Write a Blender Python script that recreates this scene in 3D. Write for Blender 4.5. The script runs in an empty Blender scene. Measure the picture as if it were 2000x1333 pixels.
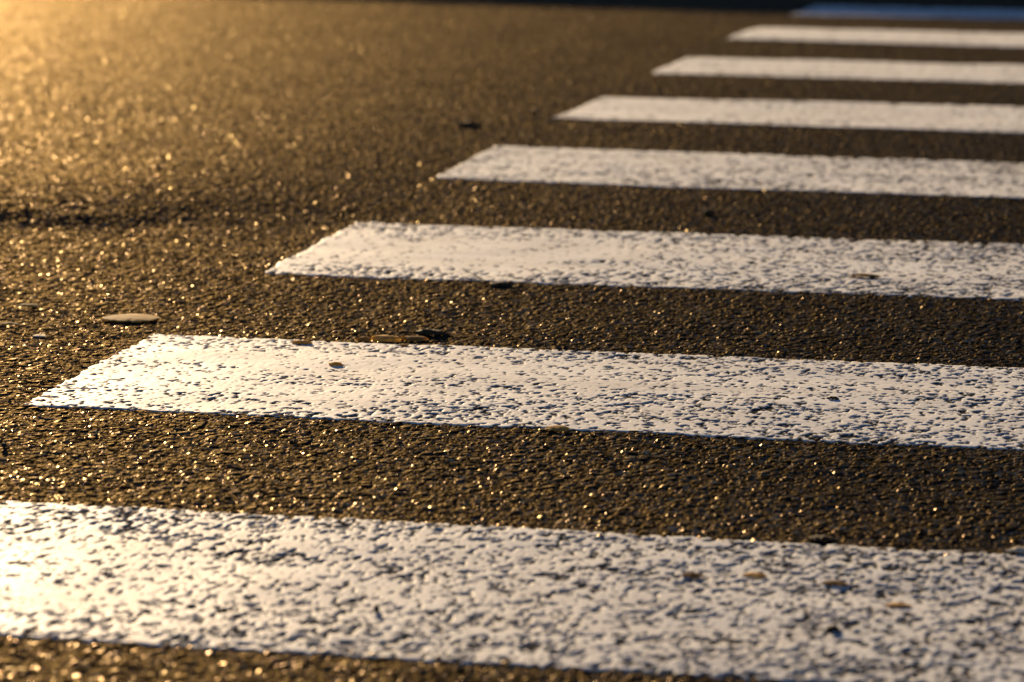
import bpy, math, random
import numpy as np
from mathutils import Vector, Matrix

sc = bpy.context.scene
COL = sc.collection

# ------------------------------------------------------------------ camera
YAW, PITCH, ROLL, CAM_H, F_PX = 0.225001, 0.187258, -0.000928, 0.887546, 7200.0
cam_d = bpy.data.cameras.new('camera')
cam = bpy.data.objects.new('camera', cam_d)
COL.objects.link(cam)
fw = Vector((-math.sin(YAW) * math.cos(PITCH), math.cos(YAW) * math.cos(PITCH), -math.sin(PITCH)))
rt0 = Vector((math.cos(YAW), math.sin(YAW), 0))
up0 = rt0.cross(fw)
rt = rt0 * math.cos(ROLL) + up0 * math.sin(ROLL)
up = -rt0 * math.sin(ROLL) + up0 * math.cos(ROLL)
M = Matrix((rt, up, -fw)).transposed().to_4x4()
M.translation = (0, 0, CAM_H)
cam.matrix_world = M
cam_d.sensor_width = 36.0
cam_d.lens = F_PX / 2000.0 * 36.0
cam_d.clip_start = 0.05
cam_d.clip_end = 2000.0
cam_d.dof.use_dof = True
cam_d.dof.focus_distance = 4.42
cam_d.dof.aperture_fstop = 6.2
sc.camera = cam

# ------------------------------------------------------------------ light
SUN_AZ = math.radians(24.0)      # to the left of the +Y direction
SUN_EL = math.radians(11.0)
w = bpy.data.worlds.new('World')
sc.world = w
w.use_nodes = True
nt = w.node_tree
nt.nodes.clear()
sky = nt.nodes.new('ShaderNodeTexSky')
sky.sky_type = 'NISHITA'
sky.sun_disc = False
sky.sun_elevation = SUN_EL
sky.sun_rotation = -SUN_AZ
sky.air_density = 0.4
sky.dust_density = 0.0
sky.ozone_density = 1.4
bg = nt.nodes.new('ShaderNodeBackground')
bg.inputs['Strength'].default_value = 0.05
out = nt.nodes.new('ShaderNodeOutputWorld')
nt.links.new(sky.outputs[0], bg.inputs['Color'])
nt.links.new(bg.outputs[0], out.inputs['Surface'])

to_sun = Vector((-math.sin(SUN_AZ) * math.cos(SUN_EL), math.cos(SUN_AZ) * math.cos(SUN_EL), math.sin(SUN_EL)))
sl = bpy.data.lights.new('sun', 'SUN')
sl.energy = 5.0
sl.angle = math.radians(0.53)
sl.color = (1.0, 0.72, 0.42)
sun = bpy.data.objects.new('sun', sl)
COL.objects.link(sun)
sun.rotation_euler = to_sun.to_track_quat('Z', 'Y').to_euler()
sun.location = to_sun * 60

vs = sc.view_settings
vs.view_transform = 'Standard'
vs.look = 'None'
vs.exposure = 1.22
vs.gamma = 1.0
vs.use_curve_mapping = False
sc.cycles.use_denoising = True
sc.cycles.max_bounces = 6
sc.cycles.sample_clamp_indirect = 6.0
sc.cycles.sample_clamp_direct = 12.0

# ------------------------------------------------------------------ noise in numpy
def hash2(ix, iy, seed):
    h = (ix.astype(np.int64) * 374761393 + iy.astype(np.int64) * 668265263 + seed * 2246822519) & 0xFFFFFFFF
    h = h.astype(np.uint32)
    h ^= h >> np.uint32(15); h *= np.uint32(2246822519)
    h ^= h >> np.uint32(13); h *= np.uint32(3266489917)
    h ^= h >> np.uint32(16)
    return h

def h01(h, k):
    g = h * np.uint32(2654435761 + 2 * k * 40503)
    g ^= g >> np.uint32(15); g *= np.uint32(2246822519); g ^= g >> np.uint32(14)
    return g.astype(np.float32) * np.float32(1.0 / 4294967296.0)

def vnoise(x, y, s, seed):
    u = x / s; v = y / s
    i = np.floor(u); j = np.floor(v)
    fu = (u - i).astype(np.float32); fv = (v - j).astype(np.float32)
    fu = fu * fu * (3 - 2 * fu); fv = fv * fv * (3 - 2 * fv)
    i = i.astype(np.int64); j = j.astype(np.int64)
    n = lambda a, b: h01(hash2(a, b, seed), 1)
    a = n(i, j); b = n(i + 1, j); c = n(i, j + 1); d = n(i + 1, j + 1)
    return (a + (b - a) * fu) * (1 - fv) + (c + (d - c) * fu) * fv      # 0..1

def fbm(x, y, s, seed, octs=3):
    r = 0; amp = 1.0; tot = 0
    for o in range(octs):
        r = r + amp * vnoise(x, y, s / 2 ** o, seed + 17 * o); tot += amp; amp *= 0.55
    return r / tot

def worley(x, y, s, seed):
    u = x / s; v = y / s
    i = np.floor(u).astype(np.int64); j = np.floor(v).astype(np.int64)
    n = len(x)
    f1 = np.full(n, 9.0, np.float32); f2 = np.full(n, 9.0, np.float32)
    hid = np.zeros(n, np.uint32)
    ox = np.zeros(n, np.float32); oy = np.zeros(n, np.float32)
    for a in (-1, 0, 1):
        for b in (-1, 0, 1):
            h = hash2(i + a, j + b, seed)
            dx = (i + a + 0.12 + 0.76 * h01(h, 1) - u).astype(np.float32)
            dy = (j + b + 0.12 + 0.76 * h01(h, 2) - v).astype(np.float32)
            d = np.sqrt(dx * dx + dy * dy) * (0.8 + 0.4 * h01(h, 3))
            near = d < f1
            f2 = np.where(near, f1, np.minimum(f2, d))
            f1 = np.where(near, d, f1)
            hid = np.where(near, h, hid)
            ox = np.where(near, -dx, ox); oy = np.where(near, -dy, oy)
    return f1, f2, hid, ox, oy

def sstep(a, b, x):
    t = np.clip((x - a) / (b - a), 0, 1)
    return t * t * (3 - 2 * t)

# ------------------------------------------------------------------ road shape
Y_EDGE = np.array([3.07365402, 3.56317516, 4.04051216, 4.52918693, 5.02734996, 5.53976697, 6.03542497, 6.51178445,
                   6.99607357, 7.48176556, 8.00878328, 8.49522789, 9.02426876, 9.52905797, 10.0735302, 10.5770908]).reshape(8, 2)
X_LEFT = -1.519
Y_TOP, CURV = 4.04051216, -0.00333510

def profile(y):
    y = np.asarray(y, np.float64)
    t = np.clip(y, -1.0, 11.8) - Y_TOP
    z = CURV * t * t
    over = np.clip(y - 11.8, 0, 8.0)                       # the crown levels out beyond the crossing
    z = z + 2 * CURV * (11.8 - Y_TOP) * (over - over * over / 16.0)
    und = np.clip(-1.0 - y, 0, 6.0)
    z = z - 2 * CURV * (-1.0 - Y_TOP) * (und - und * und / 12.0)
    return z

STONE = 0.0086

def macro(x, y):
    m = 0.0016 * (fbm(x, y, 0.42, 5, 2) - 0.5) + 0.0022 * (vnoise(x, y * 1.4, 0.11, 31) - 0.5)
    m = m + 0.0075 * (vnoise(x * 0.30, y + 0.1 * x, 0.45, 41) - 0.5)
    # steps shaped to shade a band by the third stripe and brighten one beyond
    t = np.clip(y, -2, 20) - (5.44 + 0.30 * (np.clip(x, -6, 3) + 2.06)) + 0.12 * (fbm(x, y, 0.20, 77, 3) - 0.5)
    m = m + 0.037 / (1 + np.exp(-t / 0.07)) * np.exp(-np.clip(t, 0, 9) / 0.8) * sstep(-1.40, -1.95, x)
    t = np.clip(y, -2, 20) - (7.15 + 0.27 * (np.clip(x, -6, 3) + 2.15)) + 0.04 * (vnoise(x, y, 0.3, 78) - 0.5)
    m = m + 0.004 / (1 + np.exp(t / 0.04)) * np.exp(np.clip(t, -9, 0) / 0.6) * sstep(-1.7, -2.2, x)
    return m

def stones(x, y):
    """height of the aggregate above the binder (m), random per stone, edge measure"""
    xs = x.astype(np.float64); ys = y.astype(np.float64)
    wx = xs + 0.0016 * (vnoise(xs, ys, 0.006, 3) - 0.5); wy = ys + 0.0016 * (vnoise(xs, ys, 0.006, 4) - 0.5)
    def layer(cell, seed, edge, lo, hi, tilt, share, rmax):
        f1, f2, hid, ox, oy = worley(wx, wy, cell, seed)
        e = np.clip(np.minimum((f2 - f1) / edge, (rmax - f1) / (0.6 * edge)), 0, 1)
        here = h01(hid, 6) < share
        tx = (h01(hid, 7) - 0.5) * tilt; ty = (h01(hid, 8) - 0.5) * tilt
        sx = (h01(hid, 10) - 0.5) * tilt * 2.4; sy = (h01(hid, 11) - 0.5) * tilt * 2.4
        face = np.minimum(tx * ox + ty * oy, sx * ox + sy * oy + 0.09)
        hh = (1 - (1 - e) ** 2) * (lo + (hi - lo) * h01(hid, 5) + cell * face)
        return np.where(here, np.maximum(hh, 0), 0.0), e * here, h01(hid, 9)
    hb, eb, cb = layer(0.0130, 11, 0.24, 0.0010, 0.0021, 0.34, 0.50, 0.50)
    hm, em, cm = layer(0.0072, 12, 0.24, 0.0004, 0.0013, 0.42, 0.85, 0.60)
    hs, es, cs = layer(0.0040, 13, 0.35, 0.0001, 0.0006, 0.40, 1.0, 0.8)
    h = np.maximum(np.maximum(hb, hm), hs)
    c = np.where((hb >= hm) & (hb >= hs), cb, np.where(hm >= hs, cm, cs * 0.5))
    return h, c, np.maximum(eb, em)

def grid_mesh(name, X, Y, Z, mat, attrs, keep=None, smooth=True):
    R, C = X.shape
    co = np.stack([X, Y, Z], -1).reshape(-1, 3).astype(np.float32)
    idx = np.arange(R * C).reshape(R, C)
    q = np.stack([idx[:-1, :-1], idx[:-1, 1:], idx[1:, 1:], idx[1:, :-1]], -1).reshape(-1, 4)
    if keep is not None:
        q = q[keep.ravel()]
        used = np.zeros(R * C, bool); used[q.ravel()] = True
        remap = np.cumsum(used) - 1
        q = remap[q]; co = co[used]
        attrs = {k: v.ravel()[used] for k, v in attrs.items()}
    me = bpy.data.meshes.new(name)
    me.vertices.add(len(co)); me.vertices.foreach_set('co', co.ravel())
    me.loops.add(q.size); me.loops.foreach_set('vertex_index', q.ravel().astype(np.int32))
    me.polygons.add(len(q))
    me.polygons.foreach_set('loop_start', (np.arange(len(q)) * 4).astype(np.int32))
    me.polygons.foreach_set('use_smooth', np.full(len(q), smooth))
    me.update(calc_edges=True)
    for k, v in attrs.items():
        a = me.attributes.new(k, 'FLOAT', 'POINT')
        a.data.foreach_set('value', np.ascontiguousarray(v.ravel(), np.float32))
    me.materials.append(mat)
    o = bpy.data.objects.new(name, me)
    COL.objects.link(o)
    return o

# ------------------------------------------------------------------ materials
class NB:
    def __init__(self, name):
        self.m = bpy.data.materials.new(name); self.m.use_nodes = True
        self.t = self.m.node_tree; self.t.nodes.clear()
        self.o = self.t.nodes.new('ShaderNodeOutputMaterial')
        self.p = self.t.nodes.new('ShaderNodeBsdfPrincipled')
        self.t.links.new(self.p.outputs[0], self.o.inputs['Surface'])
        self.geo = self.t.nodes.new('ShaderNodeNewGeometry')
    def n(self, kind, **kw):
        nd = self.t.nodes.new('ShaderNode' + kind)
        for k, v in kw.items():
            if k.startswith('i_'):
                key = k[2:]
                nd.inputs[int(key) if key.isdigit() else key].default_value = v
            else:
                setattr(nd, k, v)
        return nd
    def l(self, a, b): self.t.links.new(a, b)
    def pos(self): return self.geo.outputs['Position']
    def noise(self, scale, detail=3.0, rough=0.55, vec=None):
        nd = self.n('TexNoise'); nd.inputs['Scale'].default_value = scale
        nd.inputs['Detail'].default_value = detail; nd.inputs['Roughness'].default_value = rough
        self.l(vec if vec is not None else self.pos(), nd.inputs['Vector']); return nd.outputs['Fac']
    def voro(self, scale, feature='F1'):
        nd = self.n('TexVoronoi', feature=feature); nd.inputs['Scale'].default_value = scale
        self.l(self.pos(), nd.inputs['Vector']); return nd
    def ramp(self, fac, stops):
        nd = self.n('ValToRGB'); cr = nd.color_ramp
        while len(cr.elements) < len(stops): cr.elements.new(0.5)
        for e, (p, c) in zip(cr.elements, stops):
            e.position = p; e.color = (c[0], c[1], c[2], 1) if not isinstance(c, float) else (c, c, c, 1)
        self.l(fac, nd.inputs['Fac']); return nd.outputs['Color']
    def mix(self, fac, a, b):
        nd = self.n('Mix', data_type='RGBA')
        for s, v in ((nd.inputs[0], fac), (nd.inputs[6], a), (nd.inputs[7], b)):
            if hasattr(v, 'links'): self.l(v, s)
            elif isinstance(v, tuple): s.default_value = (*v, 1)
            else: s.default_value = v
        return nd.outputs[2]
    def math(self, op, a, b=0.0):
        nd = self.n('Math', operation=op)
        for s, v in ((nd.inputs[0], a), (nd.inputs[1], b)):
            if hasattr(v, 'links'): self.l(v, s)
            else: s.default_value = v
        return nd.outputs[0]
    def attr(self, name):
        return self.n('Attribute', attribute_name=name).outputs['Fac']
    def bump(self, h, dist, strength=1.0, normal=None):
        nd = self.n('Bump'); nd.inputs['Distance'].default_value = dist; nd.inputs['Strength'].default_value = strength
        self.l(h, nd.inputs['Height'])
        if normal is not None: self.l(normal, nd.inputs['Normal'])
        return nd.outputs[0]

def asphalt_nodes(b):
    st = b.attr('stone')
    col = b.ramp(st, [(0.0, (0.007, 0.0062, 0.0056)), (0.45, (0.0100, 0.0101, 0.0098)), (0.75, (0.022, 0.020, 0.0175)),
                      (0.90, (0.065, 0.052, 0.040)), (1.0, (0.17, 0.145, 0.115))])
    col = b.mix(b.math('MULTIPLY', b.noise(900, 2), 0.35), col, (0.012, 0.010, 0.009))
    dust = b.ramp(b.noise(5.5, 4), [(0.35, 0.0), (0.75, 0.35)])
    col = b.mix(dust, col, (0.028, 0.024, 0.019))
    return col

def facets(b, scale, keep_above, spread, seed_off):
    """random tilted little faces: a mask of the few that are polished and their normals"""
    nd = b.n('TexVoronoi', feature='F1'); nd.inputs['Scale'].default_value = scale
    off = b.n('VectorMath', operation='ADD'); off.inputs[1].default_value = (seed_off, 0.37 * seed_off, 0.0)
    flat = b.n('VectorMath', operation='MULTIPLY'); flat.inputs[1].default_value = (1, 1, 0)
    b.l(b.pos(), flat.inputs[0]); b.l(flat.outputs[0], off.inputs[0]); b.l(off.outputs[0], nd.inputs['Vector'])
    wn = b.n('TexWhiteNoise', noise_dimensions='3D'); b.l(nd.outputs['Position'], wn.inputs['Vector'])
    mask = b.math('GREATER_THAN', wn.outputs['Value'], keep_above)
    sub = b.n('VectorMath', operation='SUBTRACT'); b.l(wn.outputs['Color'], sub.inputs[0]); sub.inputs[1].default_value = (0.5, 0.5, 0.5)
    sca = b.n('VectorMath', operation='SCALE'); b.l(sub.outputs[0], sca.inputs[0]); sca.inputs['Scale'].default_value = spread
    add = b.n('VectorMath', operation='ADD'); b.l(b.geo.outputs['Normal'], add.inputs[0]); b.l(sca.outputs[0], add.inputs[1])
    nrm = b.n('VectorMath', operation='NORMALIZE'); b.l(add.outputs[0], nrm.inputs[0])
    return mask, nrm.outputs[0], wn.outputs['Color']

def mat_asphalt():
    b = NB('asphalt')
    b.t.nodes.remove(b.p)
    col = asphalt_nodes(b)
    v = b.voro(260); nrm = b.bump(b.math('SUBTRACT', 1.0, v.outputs['Distance']), 0.00026, 0.7)
    nrm = b.bump(b.noise(1100, 2, 0.6), 0.00006, 0.8, nrm)
    dif = b.n('BsdfDiffuse', i_Roughness=0.6); b.l(col, dif.inputs['Color']); b.l(nrm, dif.inputs['Normal'])
    glo = b.n('BsdfGlossy', i_Roughness=GLO_R); fr = b.n('Fresnel', i_IOR=1.3)
    b.l(b.mix(fr.outputs[0], (0.0, 0.0, 0.0), (GLO, GLO * 0.74, GLO * 0.36)), glo.inputs['Color']); b.l(nrm, glo.inputs['Normal'])
    sh = b.n('AddShader'); b.l(dif.outputs[0], sh.inputs[0]); b.l(glo.outputs[0], sh.inputs[1])
    last = sh.outputs[0]
    for scale, keep_above, spread, so, rough, amp in ((300, 0.90, 0.60, 0.0, 0.34, 0.17), (165, 0.90, 0.40, 9.3, 0.36, 0.16), (150, 0.990, 0.60, 4.1, 0.22, 0.20)):
        mask, fn, hue = facets(b, scale, keep_above, spread, so)
        g2 = b.n('BsdfGlossy', i_Roughness=rough); b.l(b.mix(0.16 * amp, (amp, amp * 0.78, amp * 0.50), hue), g2.inputs['Color']); b.l(fn, g2.inputs['Normal'])
        mx = b.n('MixShader'); b.l(b.math('MULTIPLY', mask, 0.8), mx.inputs[0]); b.l(last, mx.inputs[1]); b.l(g2.outputs[0], mx.inputs[2])
        last = mx.outputs[0]
    b.l(last, b.o.inputs['Surface'])
    return b.m

GLO, GLO_R = 0.066, 0.53

def mat_paint():
    b = NB('road_paint')
    acol = asphalt_nodes(b)
    cov = b.attr('paint')  # low in the pits, for worn spots and for painted-in shade
    dirt = b.ramp(b.noise(9, 5, 0.65), [(0.35, 0.0), (0.75, 0.60)])
    col = b.mix(dirt, (0.74, 0.755, 0.75), (0.57, 0.54, 0.50))
    mp = b.n('Mapping'); mp.inputs['Scale'].default_value = (0.5, 7.0, 1.0); b.l(b.pos(), mp.inputs['Vector'])
    col = b.mix(b.ramp(b.noise(2.2, 4, 0.6, mp.outputs[0]), [(0.48, 0.0), (0.72, 0.38)]), col, (0.40, 0.385, 0.37))
    spk = b.ramp(b.noise(700, 2, 0.7), [(0.52, 0.0), (0.70, 0.40)])
    col = b.mix(spk, col, (0.42, 0.39, 0.35))
    tan = b.ramp(b.noise(26, 3, 0.6), [(0.66, 0.0), (0.78, 0.55)])
    col = b.mix(tan, col, (0.50, 0.40, 0.27))
    col = b.mix(cov, acol, col)
    b.l(col, b.p.inputs['Base Color'])
    ro = b.n('MapRange', i_3=0.42, i_4=0.60); b.l(b.noise(60, 3), ro.inputs[0])
    b.l(ro.outputs[0], b.p.inputs['Roughness'])
    b.l(b.math('MULTIPLY', b.math('POWER', cov, 3.0), 0.007), b.p.inputs['Specular IOR Level'])   # only the paint film has a sheen
    nrm = b.bump(b.noise(650, 3, 0.6), 0.00010, 0.7)
    b.l(nrm, b.p.inputs['Normal'])
    return b.m

M_ASPH = mat_asphalt()
M_PAINT = mat_paint()

def simple_mat(name, c1, c2, scale, rough=0.7, bumpd=0.0008, transl=0.0):
    b = NB(name)
    b.l(b.mix(b.ramp(b.noise(scale, 4, 0.65), [(0.3, 0.0), (0.7, 1.0)]), c1, c2), b.p.inputs['Base Color'])
    b.p.inputs['Roughness'].default_value = rough
    nr = b.bump(b.noise(scale * 3, 3), bumpd, 0.8)
    b.l(nr, b.p.inputs['Normal'])
    if transl:
        tr = b.n('BsdfTranslucent'); tr.inputs['Color'].default_value = (*[min(0.85, 1.5 * v) for v in c2], 1)
        mx = b.n('MixShader', i_0=transl); b.l(b.p.outputs[0], mx.inputs[1]); b.l(tr.outputs[0], mx.inputs[2])
        b.l(mx.outputs[0], b.o.inputs['Surface'])
    b.p.inputs['Specular IOR Level'].default_value = 0.02
    return b.m

M_LEAF = simple_mat('dry_leaf', (0.46, 0.30, 0.09), (0.60, 0.41, 0.14), 160, transl=0.5, bumpd=0.0003)
M_LEAF2 = simple_mat('brown_leaf', (0.24, 0.15, 0.05), (0.40, 0.26, 0.09), 220, transl=0.5, bumpd=0.0003)
M_DARK = simple_mat('dark_leaf', (0.030, 0.020, 0.012), (0.085, 0.055, 0.030), 220)
M_STEM = simple_mat('dry_grass', (0.07, 0.06, 0.02), (0.14, 0.11, 0.05), 300)
M_PALE = simple_mat('pale_chip', (0.50, 0.42, 0.30), (0.62, 0.54, 0.40), 260)
M_GRIT = simple_mat('dark_grit', (0.020, 0.018, 0.017), (0.05, 0.045, 0.04), 400)
M_EARTH = simple_mat('road_bed', (0.03, 0.027, 0.024), (0.06, 0.05, 0.04), 30)

# ------------------------------------------------------------------ the road surface
def spaced(a, b, fn):
    v = [a]
    while v[-1] < b: v.append(v[-1] + fn(v[-1]))
    return np.array(v)

def dy_fn(y):
    if y < 3.75: return 0.0030
    return 0.0024 * max(1.0, y / 4.7) ** 2.9
S_L, S_R, DS = -0.392, -0.076, 1.85 / 3686.0
S_mid = np.arange(S_L, S_R, DS)
def grow(d0, ratio, lim):
    v = [0.0]; d = d0
    while v[-1] < lim: v.append(v[-1] + d); d *= ratio
    return np.array(v[1:])
g = grow(DS * 1.05, 1.11, 60.0)
S = np.concatenate([S_L - g[::-1], S_mid, S_mid[-1] + g])
rows_mid = spaced(2.72, 11.6, dy_fn)
gn = grow(0.004, 1.12, 60.0); gf = grow(dy_fn(11.6), 1.10, 500.0)
ROWS = np.concatenate([2.72 - gn[::-1], rows_mid, rows_mid[-1] + gf])
G = np.where(ROWS > 2.5, ROWS, 2.5)
X = S[None, :] * G[:, None]
Y = np.broadcast_to(ROWS[:, None], X.shape).copy()

def edge_wobble(x, k, side):
    return (fbm(x, x * 0 + 3.1 * k + side, 0.05, 91 + side, 3) - 0.5) * 0.006

# cells wholly under a stripe are left out: the painted surface stands there instead
yc = 0.25 * (Y[:-1, :-1] + Y[1:, :-1] + Y[:-1, 1:] + Y[1:, 1:]); xc = 0.25 * (X[:-1, :-1] + X[1:, :-1] + X[:-1, 1:] + X[1:, 1:])
X_END = X_LEFT + 3.6
under = np.zeros(yc.shape, bool)
for a, b_ in Y_EDGE:
    under |= (yc > a + 0.02) & (yc < b_ - 0.02) & (xc > X_LEFT + 0.02) & (xc < X_END - 0.02)
keep = ~under
need = np.zeros(X.shape, bool)
need[:-1, :-1] |= keep; need[1:, :-1] |= keep; need[:-1, 1:] |= keep; need[1:, 1:] |= keep
xf = X[need]; yf = Y[need]
h, st, e = stones(xf, yf)
near_w = sstep(60.0, 14.0, yf) * sstep(-20, -4, yf) * sstep(30, 8, np.abs(xf))
Z = np.zeros(X.shape); ST = np.zeros(X.shape, np.float32)
Z[need] = profile(yf) + (h + macro(xf, yf)) * near_w
ST[need] = st
road = grid_mesh('road', X, Y, Z, M_ASPH, {'stone': ST}, keep, smooth=False)
road['kind'] = 'structure'
road['label'] = 'dark coarse asphalt road lit by low sun'
del X, Y, Z, ST, yc, xc, under, keep, need, xf, yf, h, st, e

# the bed below the asphalt
bx = np.linspace(-300, 300, 31); by = np.concatenate([np.linspace(-60, -2, 12), np.linspace(-1, 24, 40), np.linspace(26, 560, 30)])
BX, BY = np.meshgrid(bx, by)
bed = grid_mesh('ground', BX, BY, profile(BY) - 0.06, M_EARTH, {})
bed['kind'] = 'structure'

# ------------------------------------------------------------------ the painted stripes
STRIPE_LABELS = [
    'large worn white crosswalk stripe nearest the viewer, pitted and out of focus',
    'sharp white crosswalk stripe with bark scraps along its far edge, second from the viewer',
    'white crosswalk stripe with smooth pale band at its left end, third from the viewer',
    'white crosswalk stripe fourth from the viewer, lightly speckled with small pits',
    'white crosswalk stripe fifth from the viewer, softly blurred',
    'narrow blurred white crosswalk stripe, sixth from the viewer',
    'narrow blurred cream stripe, last one lying in sunlight before the shadow',
    'bluish crosswalk stripe lying in the shadow, farthest from the viewer']
# pits: (base, towards the edges, growth to the right)
PIT = [(0.34, 0.26, 0.46), (0.25, 0.24, 0.22), (0.20, 0.52, 0.46), (0.34, 0.20, 0.26), (0.20, 0.10, 0.10), (0.08, 0.06, 0.06), (0.08, 0.06, 0.06), (0.08, 0.06, 0.06)]
for k in range(8):
    ya, yb = Y_EDGE[k]
    ym = 0.5 * (ya + yb)
    xr = -0.060 * ym + 0.12                                 # right border of the view at that distance, with a margin
    dx = 1.5 * ym / 3686.0 * (1.05 if k == 0 else 1.0)
    xs = np.arange(X_LEFT - 0.012, xr, dx)
    tail = grow(dx * 1.1, 1.10, X_END - xs[-1]); tail[-1] = X_END - xs[-1]
    xs = np.concatenate([xs, xs[-1] + tail])
    ys = spaced(ya - 0.012, yb + 0.012, (lambda y: 0.0026) if k == 0 else dy_fn)
    XX, YY = np.meshgrid(xs, ys)
    x = XX.ravel(); y = YY.ravel()
    h, st, e = stones(x, y)
    # how many pits stay open
    v = np.abs((y - ym) / (0.5 * (yb - ya)))
    pb, pe, pr = PIT[k]
    band = fbm(x * 0.7, y * 2.6, 0.14, 300 + k, 3) - 0.5
    openn = pb + pe * sstep(0.25, 0.95, v) + pr * np.clip((x + 1.2) / 0.9, -0.3, 1.0) + 0.95 * band
    if k == 2:
        openn -= 0.22 * np.exp(-((y - ym) / 0.12) ** 2) * sstep(-0.75, -1.2, x)
    openn = np.clip(openn, 0.05, 0.85)
    if k == 0: openn = np.clip(openn * 0.95, 0.08, 0.8)
    ps = (0.60, 0.60, 0.72, 0.8)[min(k, 3)]
    q = (0.42 * vnoise(x, y * 0.75, 0.0125 * ps, 501 + k) + 0.38 * vnoise(x + 0.3 * y, y * 0.75, 0.0066 * ps, 521 + k)
         + 0.14 * vnoise(x, y, 0.0032, 531 + k) + 190.0 * np.clip(h, 0, 0.0013))
    qs = np.sort(q[::7]); rank = np.interp(q, qs[::50], np.linspace(0, 1, len(qs[::50])))
    lim = 0.55 * openn
    pit = sstep(lim + 0.02, lim - 0.02, rank)
    bare_shade = sstep(lim + 0.035, lim + 0.012, rank)
    depth = pit * (0.0006 + 0.0010 * np.clip((lim - rank) / 0.25, 0, 1) + 0.0003 * sstep(0.0, 0.1, lim - rank)) * (0.75 if k == 0 else 0.85)
    top = 0.00150 + (0.05 if k == 0 else 0.11) * (h - 0.0012)
    zp = top - depth
    cov = 1.0 - bare_shade * (0.52 + 0.42 * sstep(0.38, 0.66, vnoise(x, y, 0.02, 400 + k)))  # pits darkened: partly worn-through asphalt, partly shade put into the colour
    zz = profile(y) + macro(x, y) + zp + 0.0004
    # a border that is not ruler straight: outside it the film dives under the asphalt
    ina = y - (ya + edge_wobble(x, k, 1)); inb = (yb + edge_wobble(x, k, 2)) - y; inl = x - (X_LEFT + edge_wobble(y, k, 3))
    inside = np.minimum(np.minimum(ina, inb), inl) + 0.007 * (vnoise(x, y, 0.009, 55) - 0.5)
    zz -= 0.0045 * sstep(0.0018, -0.0018, inside)
    o = grid_mesh('crosswalk_stripe', XX, YY, zz.reshape(XX.shape), M_PAINT,
                  {'stone': st.reshape(XX.shape), 'paint': cov.reshape(XX.shape)})
    o['label'] = STRIPE_LABELS[k]; o['category'] = 'crosswalk stripe'; o['group'] = 'zebra crossing stripes'

# ------------------------------------------------------------------ unseen wall added to shade the far side
D_B = 9.0
a0 = Vector((-2.804, 10.269, -0.129)); a1 = Vector((-0.863, 9.929, -0.116))
edge_dir = Vector((a1.x - a0.x, a1.y - a0.y, 0)).normalized()
back = Vector((-edge_dir.y, edge_dir.x, 0))                # away from the viewer
top_pt = a0 + to_sun * (D_B / math.cos(SUN_EL))
gz = float(profile(np.array([top_pt.y])))
HB = top_pt.z - gz

def tag(o, label, cat, group=None):
    o['label'] = label; o['category'] = cat
    if group: o['group'] = group

def boxes_mesh(name, boxes, mat, parent=None, bevel=0.0):
    """boxes: (x0,x1,y0,y1,z0,z1) in one mesh"""
    vs_, fs_ = [], []
    for (x0, x1, y0, y1, z0, z1) in boxes:
        n = len(vs_)
        vs_ += [(x0, y0, z0), (x1, y0, z0), (x1, y1, z0), (x0, y1, z0), (x0, y0, z1), (x1, y0, z1), (x1, y1, z1), (x0, y1, z1)]
        fs_ += [tuple(n + i for i in f) for f in ((0, 3, 2, 1), (4, 5, 6, 7), (0, 1, 5, 4), (1, 2, 6, 5), (2, 3, 7, 6), (3, 0, 4, 7))]
    me = bpy.data.meshes.new(name); me.from_pydata(vs_, [], fs_); me.materials.append(mat); me.update()
    o = bpy.data.objects.new(name, me); COL.objects.link(o)
    if parent: o.parent = parent
    return o

M_WALL = simple_mat('dark_render', (0.10, 0.09, 0.08), (0.14, 0.125, 0.11), 3, 0.85, 0.002)
M_TRIM = simple_mat('grey_coping', (0.12, 0.115, 0.11), (0.16, 0.155, 0.15), 8, 0.8, 0.0008)
bld = bpy.data.objects.new('shade_wall', None); COL.objects.link(bld)
bld.matrix_world = Matrix.Translation((top_pt.x, top_pt.y, gz)) @ Matrix(((edge_dir.x, back.x, 0), (edge_dir.y, back.y, 0), (0, 0, 1))).to_4x4()
tag(bld, 'unseen long dark wall beyond the crossing whose shadow covers the farthest stripe', 'wall')
L0, L1 = -14.0, 30.0
boxes_mesh('wall_face', [(L0, L1, 0.06, 0.30, -0.3, HB - 0.08)], M_WALL, bld)
n_c = 22
for i in range(n_c):
    x0 = L0 + (L1 - L0) * i / n_c
    boxes_mesh('coping', [(x0 + 0.002, x0 + (L1 - L0) / n_c - 0.002, 0.0, 0.36, HB - 0.078, HB)], M_TRIM, bld)
for i in range(12):
    x0 = L0 + 0.4 + i * 3.9
    boxes_mesh('pier', [(x0, x0 + 0.4, 0.32 - 0.02, 0.46, -0.3, HB - 0.082)], M_WALL, bld)

# ------------------------------------------------------------------ scraps lying on the road
def ground_z(x, y, r=0.004, painted=False):
    gx = np.linspace(x - r, x + r, 9); gy = np.linspace(y - r, y + r, 9)
    a, b2 = np.meshgrid(gx, gy); a = a.ravel(); b2 = b2.ravel()
    z = profile(b2) + macro(a, b2)
    if painted: return float(z.max()) + 0.0021
    return float((z + stones(a, b2)[0]).max())

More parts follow.
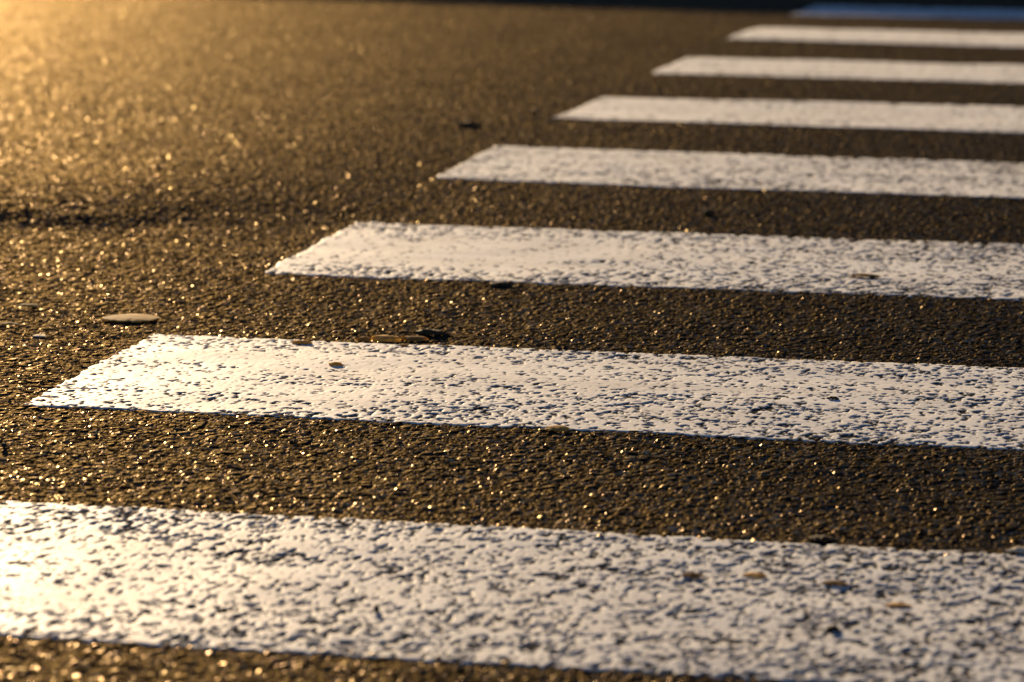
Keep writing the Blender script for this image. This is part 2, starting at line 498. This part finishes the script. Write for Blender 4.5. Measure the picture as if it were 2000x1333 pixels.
def leaf(name, x, y, length, width, rot, mat, label, cat, lift=0.003, dome=0.004, curl=0.0, cup=0.0, thick=0.0007, seed=0, painted=False, tooth=0.17, pointy=1.0, tilt=0.0, nu=40, nv=12, vein=False):
    """a curled scrap: outline with a ragged rim, domed and curled, real thickness"""
    rng = random.Random(seed)
    ph = [rng.uniform(0, 6.28) for _ in range(6)]
    vts = []
    for i in range(nu + 1):
        t = i / nu
        u = -1 + 2 * t
        hw = max(0.0, 1 - abs(u) ** (2.0 * pointy)) ** (0.62)
        rag1 = 1 + tooth * (math.sin(9 * t * 3 + ph[0]) * 0.6 + math.sin(23 * t + ph[1]) * 0.6 + 0.5 * math.sin(51 * t + ph[5]))
        rag2 = 1 + tooth * (math.sin(8 * t * 3 + ph[2]) * 0.6 + math.sin(27 * t + ph[3]) * 0.6 + 0.5 * math.sin(47 * t + ph[4]))
        for j in range(nv + 1):
            s = -1 + 2 * j / nv
            px = u * length / 2 + 0.02 * length * math.sin(5 * s + ph[4])
            py = s * (hw * width / 2) * (rag1 if s > 0 else rag2)
            pz = lift + dome * (1 - u * u) * (1 - 0.6 * s * s) + curl * u * u + cup * s * s * hw + tilt * s * width / 2
            pz += 0.06 * dome * math.sin(7 * u + ph[0]) + 0.08 * dome * math.sin(9 * s + 5 * u + ph[1])
            if vein: pz -= 0.0004 * math.exp(-(s / 0.07) ** 2)
            vts.append((px, py, max(pz, 0.0003)))
    n = len(vts)
    vts += [(a, b2, c - thick) for a, b2, c in vts]
    fcs = []
    idx = lambda i, j: i * (nv + 1) + j
    for i in range(nu):
        for j in range(nv):
            q = (idx(i, j), idx(i + 1, j), idx(i + 1, j + 1), idx(i, j + 1))
            fcs.append(q); fcs.append(tuple(n + k for k in reversed(q)))
    rim = [(i, 0) for i in range(nu + 1)] + [(nu, j) for j in range(1, nv + 1)] + [(i, nv) for i in range(nu - 1, -1, -1)] + [(0, j) for j in range(nv - 1, 0, -1)]
    for a, b2 in zip(rim, rim[1:] + rim[:1]):
        p, q = idx(*a), idx(*b2)
        fcs.append((p, n + p, n + q, q))
    me = bpy.data.meshes.new(name); me.from_pydata(vts, [], fcs)
    me.polygons.foreach_set('use_smooth', np.ones(len(fcs), bool)); me.materials.append(mat); me.update()
    o = bpy.data.objects.new(name, me); COL.objects.link(o)
    o.location = (x, y, ground_z(x, y, min(length, width) * 0.4, painted) - 0.0002); o.rotation_euler = (0, 0, rot)
    tag(o, label, cat)
    return o

def chip(name, x, y, size, rot, mat, label, cat, seed=0, painted=False):
    """an angular lump (sx, sy, sz) with knocked-off corners"""
    rng = random.Random(seed)
    sx, sy, sz = size
    vts, fcs = [], []
    nu, nv = 10, 6
    for j in range(nv + 1):
        th = math.pi * j / nv
        for i in range(nu):
            ph = 2 * math.pi * i / nu
            r = 1 + rng.uniform(-0.18, 0.18)
            c = lambda v: math.copysign(abs(v) ** 0.7, v)
            vts.append((c(math.cos(ph)) * math.sin(th) * sx / 2 * r, c(math.sin(ph)) * math.sin(th) * sy / 2 * r, sz / 2 - c(math.cos(th)) * sz / 2 * (0.9 + 0.1 * r)))
    for j in range(nv):
        for i in range(nu):
            fcs.append((j * nu + i, j * nu + (i + 1) % nu, (j + 1) * nu + (i + 1) % nu, (j + 1) * nu + i))
    me = bpy.data.meshes.new(name); me.from_pydata(vts, [], fcs); me.materials.append(mat); me.update()
    o = bpy.data.objects.new(name, me); COL.objects.link(o)
    o.location = (x, y, ground_z(x, y, min(sx, sy) * 0.3, painted) - 0.0004); o.rotation_euler = (0, 0, rot)
    tag(o, label, cat)
    return o

def stalk(name, pts, r, mat, label, cat):
    vts, fcs = [], []
    P = [Vector(p) for p in pts]
    m = 6
    for i, p in enumerate(P):
        d = (P[min(i + 1, len(P) - 1)] - P[max(i - 1, 0)]).normalized()
        a = d.cross(Vector((0.1, 0.2, 1))).normalized(); b2 = d.cross(a)
        rr = r * (1 - 0.5 * i / (len(P) - 1))
        for q in range(m):
            t = 2 * math.pi * q / m
            vts.append(tuple(p + a * math.cos(t) * rr + b2 * math.sin(t) * rr))
    for i in range(len(P) - 1):
        for q in range(m):
            fcs.append((i * m + q, i * m + (q + 1) % m, (i + 1) * m + (q + 1) % m, (i + 1) * m + q))
    fcs += [tuple(range(m))[::-1], tuple((len(P) - 1) * m + q for q in range(m))]
    me = bpy.data.meshes.new(name); me.from_pydata(vts, [], fcs); me.materials.append(mat); me.update()
    o = bpy.data.objects.new(name, me); COL.objects.link(o); tag(o, label, cat)
    return o

R = math.radians
leaf('leaf', -1.5815, 4.622, 0.076, 0.056, R(4), M_LEAF, 'broad flat tan dry leaf left of the second stripe', 'leaf', lift=0.0020, dome=0.0020, cup=-0.0005, seed=1, tooth=0.08, pointy=1.25, vein=True)
leaf('leaf', -1.7455, 4.674, 0.037, 0.018, R(2), M_LEAF2, 'small thin tan leaf scrap at the left edge, left of the broad leaf', 'leaf', lift=0.0025, dome=0.0022, seed=2)
leaf('leaf', -1.7236, 4.541, 0.030, 0.016, R(-3), M_LEAF2, 'thin leaf scrap at the very left edge, nearer than the other scrap', 'leaf', lift=0.0022, dome=0.002, seed=3)
chip('stone_chip', -1.6573, 4.475, (0.020, 0.014, 0.0024), R(5), M_PALE, 'pale flat stone chip near the left edge before the broad leaf', 'stone chip', seed=4)
chip('stone_chip', -1.4516, 3.7974, (0.006, 0.007, 0.006), R(15), M_GRIT, 'black lump on the asphalt at the left edge between first and second stripe', 'stone chip', seed=5)
leaf('bark_scrap', -1.3097, 4.5054, 0.026, 0.012, R(6), M_LEAF, 'small tan bark scrap on the far edge of the second stripe, leftmost', 'bark scrap', lift=0.0016, dome=0.0022, tilt=0.10, thick=0.0018, seed=6, painted=True)
leaf('bark_scrap', -1.2375, 4.545, 0.018, 0.010, R(12), M_LEAF2, 'short brown bark scrap touching the left end of the long tan one', 'bark scrap', lift=0.0020, dome=0.002, tilt=0.2, thick=0.0018, seed=7, painted=False)
leaf('bark_scrap', -1.2090, 4.5490, 0.038, 0.016, R(-3), M_LEAF, 'long tan curled bark scrap on the far edge of the second stripe', 'bark scrap', lift=0.0026, dome=0.0022, tilt=0.26, thick=0.0016, seed=8, painted=False, pointy=1.6, tooth=0.14)
leaf('bark_scrap', -1.1745, 4.5630, 0.036, 0.014, R(2), M_LEAF2, 'ragged tan bark scrap just right of the long tan one', 'bark scrap', lift=0.0020, dome=0.0018, tilt=0.20, thick=0.0014, seed=9, tooth=0.16)
leaf('leaf', -1.1620, 4.6000, 0.050, 0.022, R(-2), M_DARK, 'dark arched dead leaf behind the ragged bark scrap', 'leaf', lift=0.0016, dome=0.0050, cup=-0.002, thick=0.0009, seed=10, pointy=0.8)
chip('bark_scrap', -1.1760, 4.5173, (0.012, 0.007, 0.0026), R(-8), M_LEAF2, 'tiny brown bark crumb on the second stripe under the ragged scrap', 'bark scrap', seed=11, painted=True)
leaf('bark_scrap', -1.2246, 4.3620, 0.0185, 0.011, R(-10), M_LEAF, 'lone tan bark scrap on the white of the second stripe', 'bark scrap', lift=0.0014, dome=0.0024, tilt=0.08, thick=0.0014, seed=12, painted=True)
leaf('leaf', -1.1590, 4.9940, 0.034, 0.022, R(8), M_DARK, 'dark crumpled leaf at the near edge of the third stripe', 'leaf', lift=0.0016, dome=0.0036, cup=-0.002, thick=0.001, seed=13, tooth=0.2)
_z = ground_z(-1.20, 5.04, 0.01, True)
stalk('grass_stalk', [(-1.180, 5.004, _z + 0.0015), (-1.196, 5.026, _z + 0.0032), (-1.214, 5.050, _z + 0.0050), (-1.234, 5.076, _z + 0.0075)], 0.0008, M_STEM, 'thin dry stalk leaning over the near edge of the third stripe', 'grass stalk')
leaf('leaf', -0.9886, 5.729, 0.020, 0.014, R(-6), M_DARK, 'small black curled leaf on asphalt between third and fourth stripe', 'leaf', lift=0.0022, dome=0.0058, cup=-0.004, seed=14)
leaf('leaf', -1.6358, 6.7800, 0.047, 0.024, R(-2), M_DARK, 'dark leaf on asphalt left of the fifth stripe', 'leaf', lift=0.0026, dome=0.0058, cup=-0.004, seed=15, pointy=1.6)
chip('stone_chip', -1.5599, 7.0107, (0.010, 0.010, 0.013), R(20), M_GRIT, 'dark upright lump just left of the fifth stripe tip', 'stone chip', seed=16)
leaf('leaf', -0.6659, 5.1720, 0.044, 0.018, R(-4), M_LEAF2, 'brown leaf scrap on the right part of the third stripe', 'leaf', lift=0.0020, dome=0.0026, seed=17, painted=True, tooth=0.16)
chip('bark_scrap', -0.6560, 5.1690, (0.012, 0.010, 0.0045), R(10), M_DARK, 'dark crumb resting on the brown scrap of the third stripe', 'bark scrap', seed=18, painted=True)
leaf('leaf', -0.2980, 3.5680, 0.034, 0.014, R(-12), M_PALE, 'pale curved sliver at the right border on the first stripe edge', 'leaf', lift=0.0008, dome=0.0046, thick=0.0014, seed=19, painted=True, tooth=0.03)
chip('stone_chip', -0.8662, 3.2180, (0.0056, 0.0056, 0.0072), R(30), M_GRIT, 'small upright black grain on the left half of the first stripe', 'stone chip', seed=20, painted=True)
leaf('bark_scrap', -0.4414, 3.2430, 0.0125, 0.010, R(-14), M_DARK, 'dark crumb on the right half of the first stripe', 'bark scrap', lift=0.0016, dome=0.0030, cup=-0.001, thick=0.002, seed=21, painted=True)
leaf('leaf', -0.5000, 3.5820, 0.027, 0.018, R(-6), M_DARK, 'black leaf scrap on asphalt touching the far edge of the first stripe', 'leaf', lift=0.0014, dome=0.0026, cup=-0.001, seed=22)
leaf('leaf', -0.8700, 4.0330, 0.028, 0.018, R(-8), M_LEAF, 'tan leaf scrap at the near edge of the second stripe', 'leaf', lift=0.0022, dome=0.0022, tilt=0.10, seed=23, pointy=2.0)
leaf('bark_scrap', -0.5870, 4.2784, 0.0145, 0.008, R(-8), M_DARK, 'thin dark sliver on the right half of the second stripe', 'bark scrap', lift=0.0014, dome=0.0018, thick=0.0014, seed=24, painted=True)
leaf('leaf', -0.6013, 3.4060, 0.020, 0.013, R(5), M_LEAF2, 'brown flake on the first stripe, left of three in its far half', 'leaf', lift=0.0012, dome=0.0024, seed=25, painted=True)
leaf('leaf', -0.5425, 3.4230, 0.023, 0.014, R(-6), M_LEAF, 'tan flake on the first stripe, middle of three in its far half', 'leaf', lift=0.0010, dome=0.0014, seed=26, painted=True)
leaf('leaf', -0.4622, 3.4071, 0.027, 0.012, R(-10), M_LEAF2, 'brown flake on the first stripe, right of three in its far half', 'leaf', lift=0.0010, dome=0.0020, seed=27, painted=True)
leaf('leaf', -0.3935, 3.3398, 0.024, 0.013, R(3), M_LEAF, 'tan flake on the first stripe, rightmost and lowest of the flakes', 'leaf', lift=0.0010, dome=0.0014, seed=28, painted=True)
